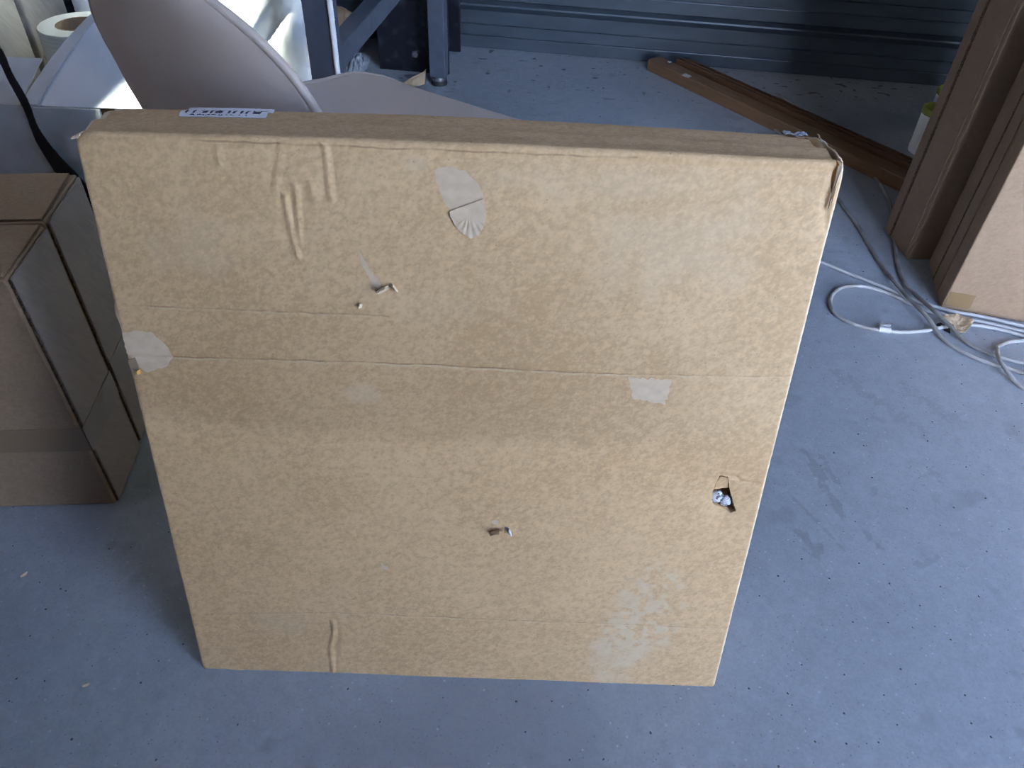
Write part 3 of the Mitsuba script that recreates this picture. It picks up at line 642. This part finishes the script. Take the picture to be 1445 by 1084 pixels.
for i, (x, y, w, l) in enumerate(((.172, .006, .022, .03), (.055, .050, .012, .012))):
    k = put('wooden_batten__sticker', moved(slab((x, y - .008, .0402), (x + l, y + w - .008, .0412)), TM), 'scrap_white', False); lab(k, 'white paper sticker')

# ------------------------------------------------------------------ white tubs with lime rims
def tub(key, P, r, hh, label):
    lab(key, label, 'tub')
    m = lathe([(0, 0), (r * .93, 0), (r * .96, .003), (r, hh), (r - .002, hh), (r * .94, .004), (0, .004)], 44); put(key + '__body', m.apply_translation(P), 'white_poly', 35)
    m = lathe([(r - .004, hh - .012), (r + .002, hh - .012), (r + .003, hh + .002), (r + .001, hh + .006), (r - .004, hh + .006), (r - .0055, hh), (r - .004, hh - .012)], 44)
    k = put(key + '__rim', m.apply_translation(P), 'lime_plastic', 35); lab(k, 'lime green rim')
    m = lathe([(r - .0035, hh - .03), (r - .0030, hh - .03), (r - .0030, hh - .008), (r - .0035, hh - .008), (r - .0035, hh - .03)], 44); k = put(key + '__inner_sleeve', m.apply_translation(P), 'lime_plastic', 35)
tub('plastic_tub', (1.270, 2.360, 0), .046, .135, 'white plastic tub with lime rim beside the tall dark carton, nearer of two')
tub('plastic_tub_001', (1.372, 2.512, 0), .046, .135, 'white plastic tub with lime rim half hidden behind the nearer tub')

# ------------------------------------------------------------------ tall cartons on the right, unseen height and width enlarged to block light
def tall(key, P, yaw, W, D, Hh, label, bsdf_body, panels):
    M = frame(P, math.radians(yaw)); lab(key, label, 'cardboard box')
    c = grid_box((W, D, Hh), .004, (.03, .03, .05)); v = c.vertices.copy(); v += .0016 * np.c_[fb(v * 5), fb(v * 5 + 9), 0 * v[:, 0]]; c.vertices = v
    put(key + '__body', moved(c, M), bsdf_body, 30)
    for nm, a, b, bs in panels:
        put(key + '__' + nm, moved(slab(a, b), M), bs, False)
    return M
RM = tall('tall_carton', (1.014, 1.520, 0), -13, .80, .200, 1.95, 'tall upright brown carton at the right edge with the sunnier front face', 'kraft',
          [('side_flap', (-.0035, .060, .004), (-.0006, .196, 1.946), 'kraft_dim'), ('side_seam', (-.0045, .112, .006), (-.0030, .120, 1.94), 'kraft_edge')])
k = put('tall_carton__old_tape', moved(slab((.004, -.0012, .012), (.060, -.0004, .050)), RM), 'old_tape', False); lab(k, 'brown tape remnant at the foot of the front face')
tall('tall_carton_001', (1.006, 1.727, 0), 5, .80, .150, 2.05, 'tall dark brown carton standing behind the right edge carton, beside the white tubs', 'kraft_dim',
     [('side_flap', (-.0035, .012, .004), (-.0006, .100, 2.046), 'kraft_dim'), ('side_seam', (-.0045, .103, .006), (-.0015, .109, 2.04), 'kraft_edge')])

# ------------------------------------------------------------------ cables on the floor
def cable(key, px, r, bsdf, label, z=None, group=None):
    """px: floor points (x, y) in metres, with optional height above the floor."""
    p = np.array([(q[0], q[1], (q[2] if len(q) > 2 else 0) + r) for q in px])
    put(key, tube(spline(p, 8), r, 10), bsdf, True); lab(key, label, 'cable', group)


cable('floor_cable', [(.90, 2.75), (.979, 2.50), (1.012, 2.281), (1.050, 2.202), (1.058, 2.107), (1.049, 1.997), (1.018, 1.87), (.990, 1.78), (.966, 1.68), (.958, 1.594, .003), (.971, 1.504, .014), (.994, 1.43, .014), (1.026, 1.382), (1.059, 1.351), (1.090, 1.334), (1.143, 1.316), (1.30, 1.27), (1.7, 1.20)],
      .0049, 'cable_grey', 'grey cable coming from behind the box corner, right hand one of the two parallel runs')
cable('floor_cable_001', [(.80, 2.55), (.888, 2.2), (.909, 1.992), (.921, 1.861), (.922, 1.741), (.927, 1.661), (.927, 1.595, .010), (.937, 1.52, .014), (.953, 1.456, .014), (.974, 1.393), (1.005, 1.348), (1.045, 1.318), (1.079, 1.304), (1.13, 1.280), (1.3, 1.22), (1.7, 1.10)],
      .0049, 'cable_grey', 'dusty grey cable from behind the flat box, left hand one of the two parallel runs')
cable('floor_cable_002', [(.40, 1.86), (.62, 1.765), (.71, 1.722), (.779, 1.683), (.817, 1.652), (.86, 1.620), (.902, 1.588), (.94, 1.553), (.983, 1.528), (1.034, 1.503), (1.104, 1.486), (1.147, 1.470), (1.203, 1.448), (1.4, 1.36), (1.8, 1.30)],
      .0049, 'cable_white', 'pale cable running straight along the foot of the right hand carton')
cable('floor_cable_003', [(1.8, 1.26), (1.4, 1.34), (1.196, 1.428), (1.14, 1.449), (1.091, 1.466), (1.03, 1.483), (.97, 1.504), (.926, 1.545), (.885, 1.577), (.841, 1.591), (.796, 1.582), (.763, 1.55), (.747, 1.509), (.749, 1.474), (.77, 1.446), (.798, 1.429), (.835, 1.419), (.883, 1.415), (.944, 1.425), (1.0, 1.444), (1.060, 1.454), (1.128, 1.438), (1.213, 1.400), (1.5, 1.30)],
      .0047, 'cable_white', 'pale cable forming the open loop with the white tag on the floor')
cable('floor_cable_004', [(1.5, 1.375), (1.28, 1.405), (1.198, 1.409, .004), (1.161, 1.404), (1.123, 1.396), (1.088, 1.377), (1.070, 1.350, .012), (1.060, 1.322, .014), (1.061, 1.290, .012), (1.080, 1.249), (1.112, 1.215), (1.20, 1.13), (1.4, 1.02)],
      .0049, 'cable_white', 'pale cable curling in a small loop at the right edge')
Mx = np.eye(4); Mx[:3, 0] = (0, 1, 0); Mx[:3, 1] = (0, 0, 1); Mx[:3, 2] = (1, 0, 0)
# white tag wound on the looped cable, paper scraps under the bundle
m = lathe([(.0052, -.013), (.0070, -.013), (.0070, .013), (.0052, .013), (.0052, -.013)], 24); m.apply_transform(Mx); put('cable_tag__band', moved(m, frame((.846, 1.4185, .0065), math.radians(-8))), 'scrap_white', 35)
tgp = quad_sheet((.834, 1.424, .0145), (.858, 1.421, .0145), (.866, 1.442, .004), (.846, 1.446, .010), 10, 10, .0006, lambda s, t: np.concatenate([0 * s * t, 0 * s * t, .006 * np.sin(t * 3.1) * s], -1))
put('cable_tag__tail', tgp, 'scrap_white', 40); lab('cable_tag', 'white paper tag wrapped round the looped pale cable', 'tag')
pl = jag([(.985, 1.462), (1.008, 1.476), (1.056, 1.468), (1.060, 1.450), (1.022, 1.410), (1.004, 1.412), (1.008, 1.438)], .002, .006, 31)
m = trimesh.creation.extrude_polygon(pl, .0014); m = trimesh.Trimesh(*trimesh.remesh.subdivide_to_size(m.vertices, m.faces, .004), process=False); m.merge_vertices()
v = m.vertices.copy(); v[:, 2] += .010 + .018 * (fb(np.c_[v[:, 0] * 40, v[:, 1] * 40, v[:, 0] * 0]) + .3); m.vertices = v
put('torn_card', m, 'scrap_card', 30); lab('torn_card', 'torn scrap of pale cardboard lying between the cables by the right hand carton', 'cardboard scrap')
pl = jag([(.978, 1.452), (.992, 1.462), (1.008, 1.440), (1.000, 1.424), (.990, 1.432)], .0015, .004, 33)
m = trimesh.creation.extrude_polygon(pl, .0012); m.apply_translation((0, 0, .0008)); put('black_scrap', m, 'black_rubber', False); lab('black_scrap', 'small black scrap beside the torn pale cardboard', 'scrap')

# slivers of wood on the floor at the left
for i, (x, y, a, l) in enumerate(((-.767, .685, 1.0, .012), (-.592, .509, .5, .010))):
    g = np.linspace(-.5, .5, 7); w = .0018 * np.cos(g * 2.6)
    P = np.stack([np.stack([g * l, w * f, .0012 + .006 * g ** 2 + .0008 * f], -1) for f in (-1, 0, 1)], 0)
    put(f'wood_sliver{"" if i == 0 else "_001"}', moved(sheet(P, .0008), frame((x, y, 0), a)), 'paper_pale', 40)
lab('wood_sliver', 'tiny pale wood sliver on the floor in front of the nearest left carton', 'wood chip')
lab('wood_sliver_001', 'tiny pale wood sliver on the floor beside the lower left corner of the flat box', 'wood chip')
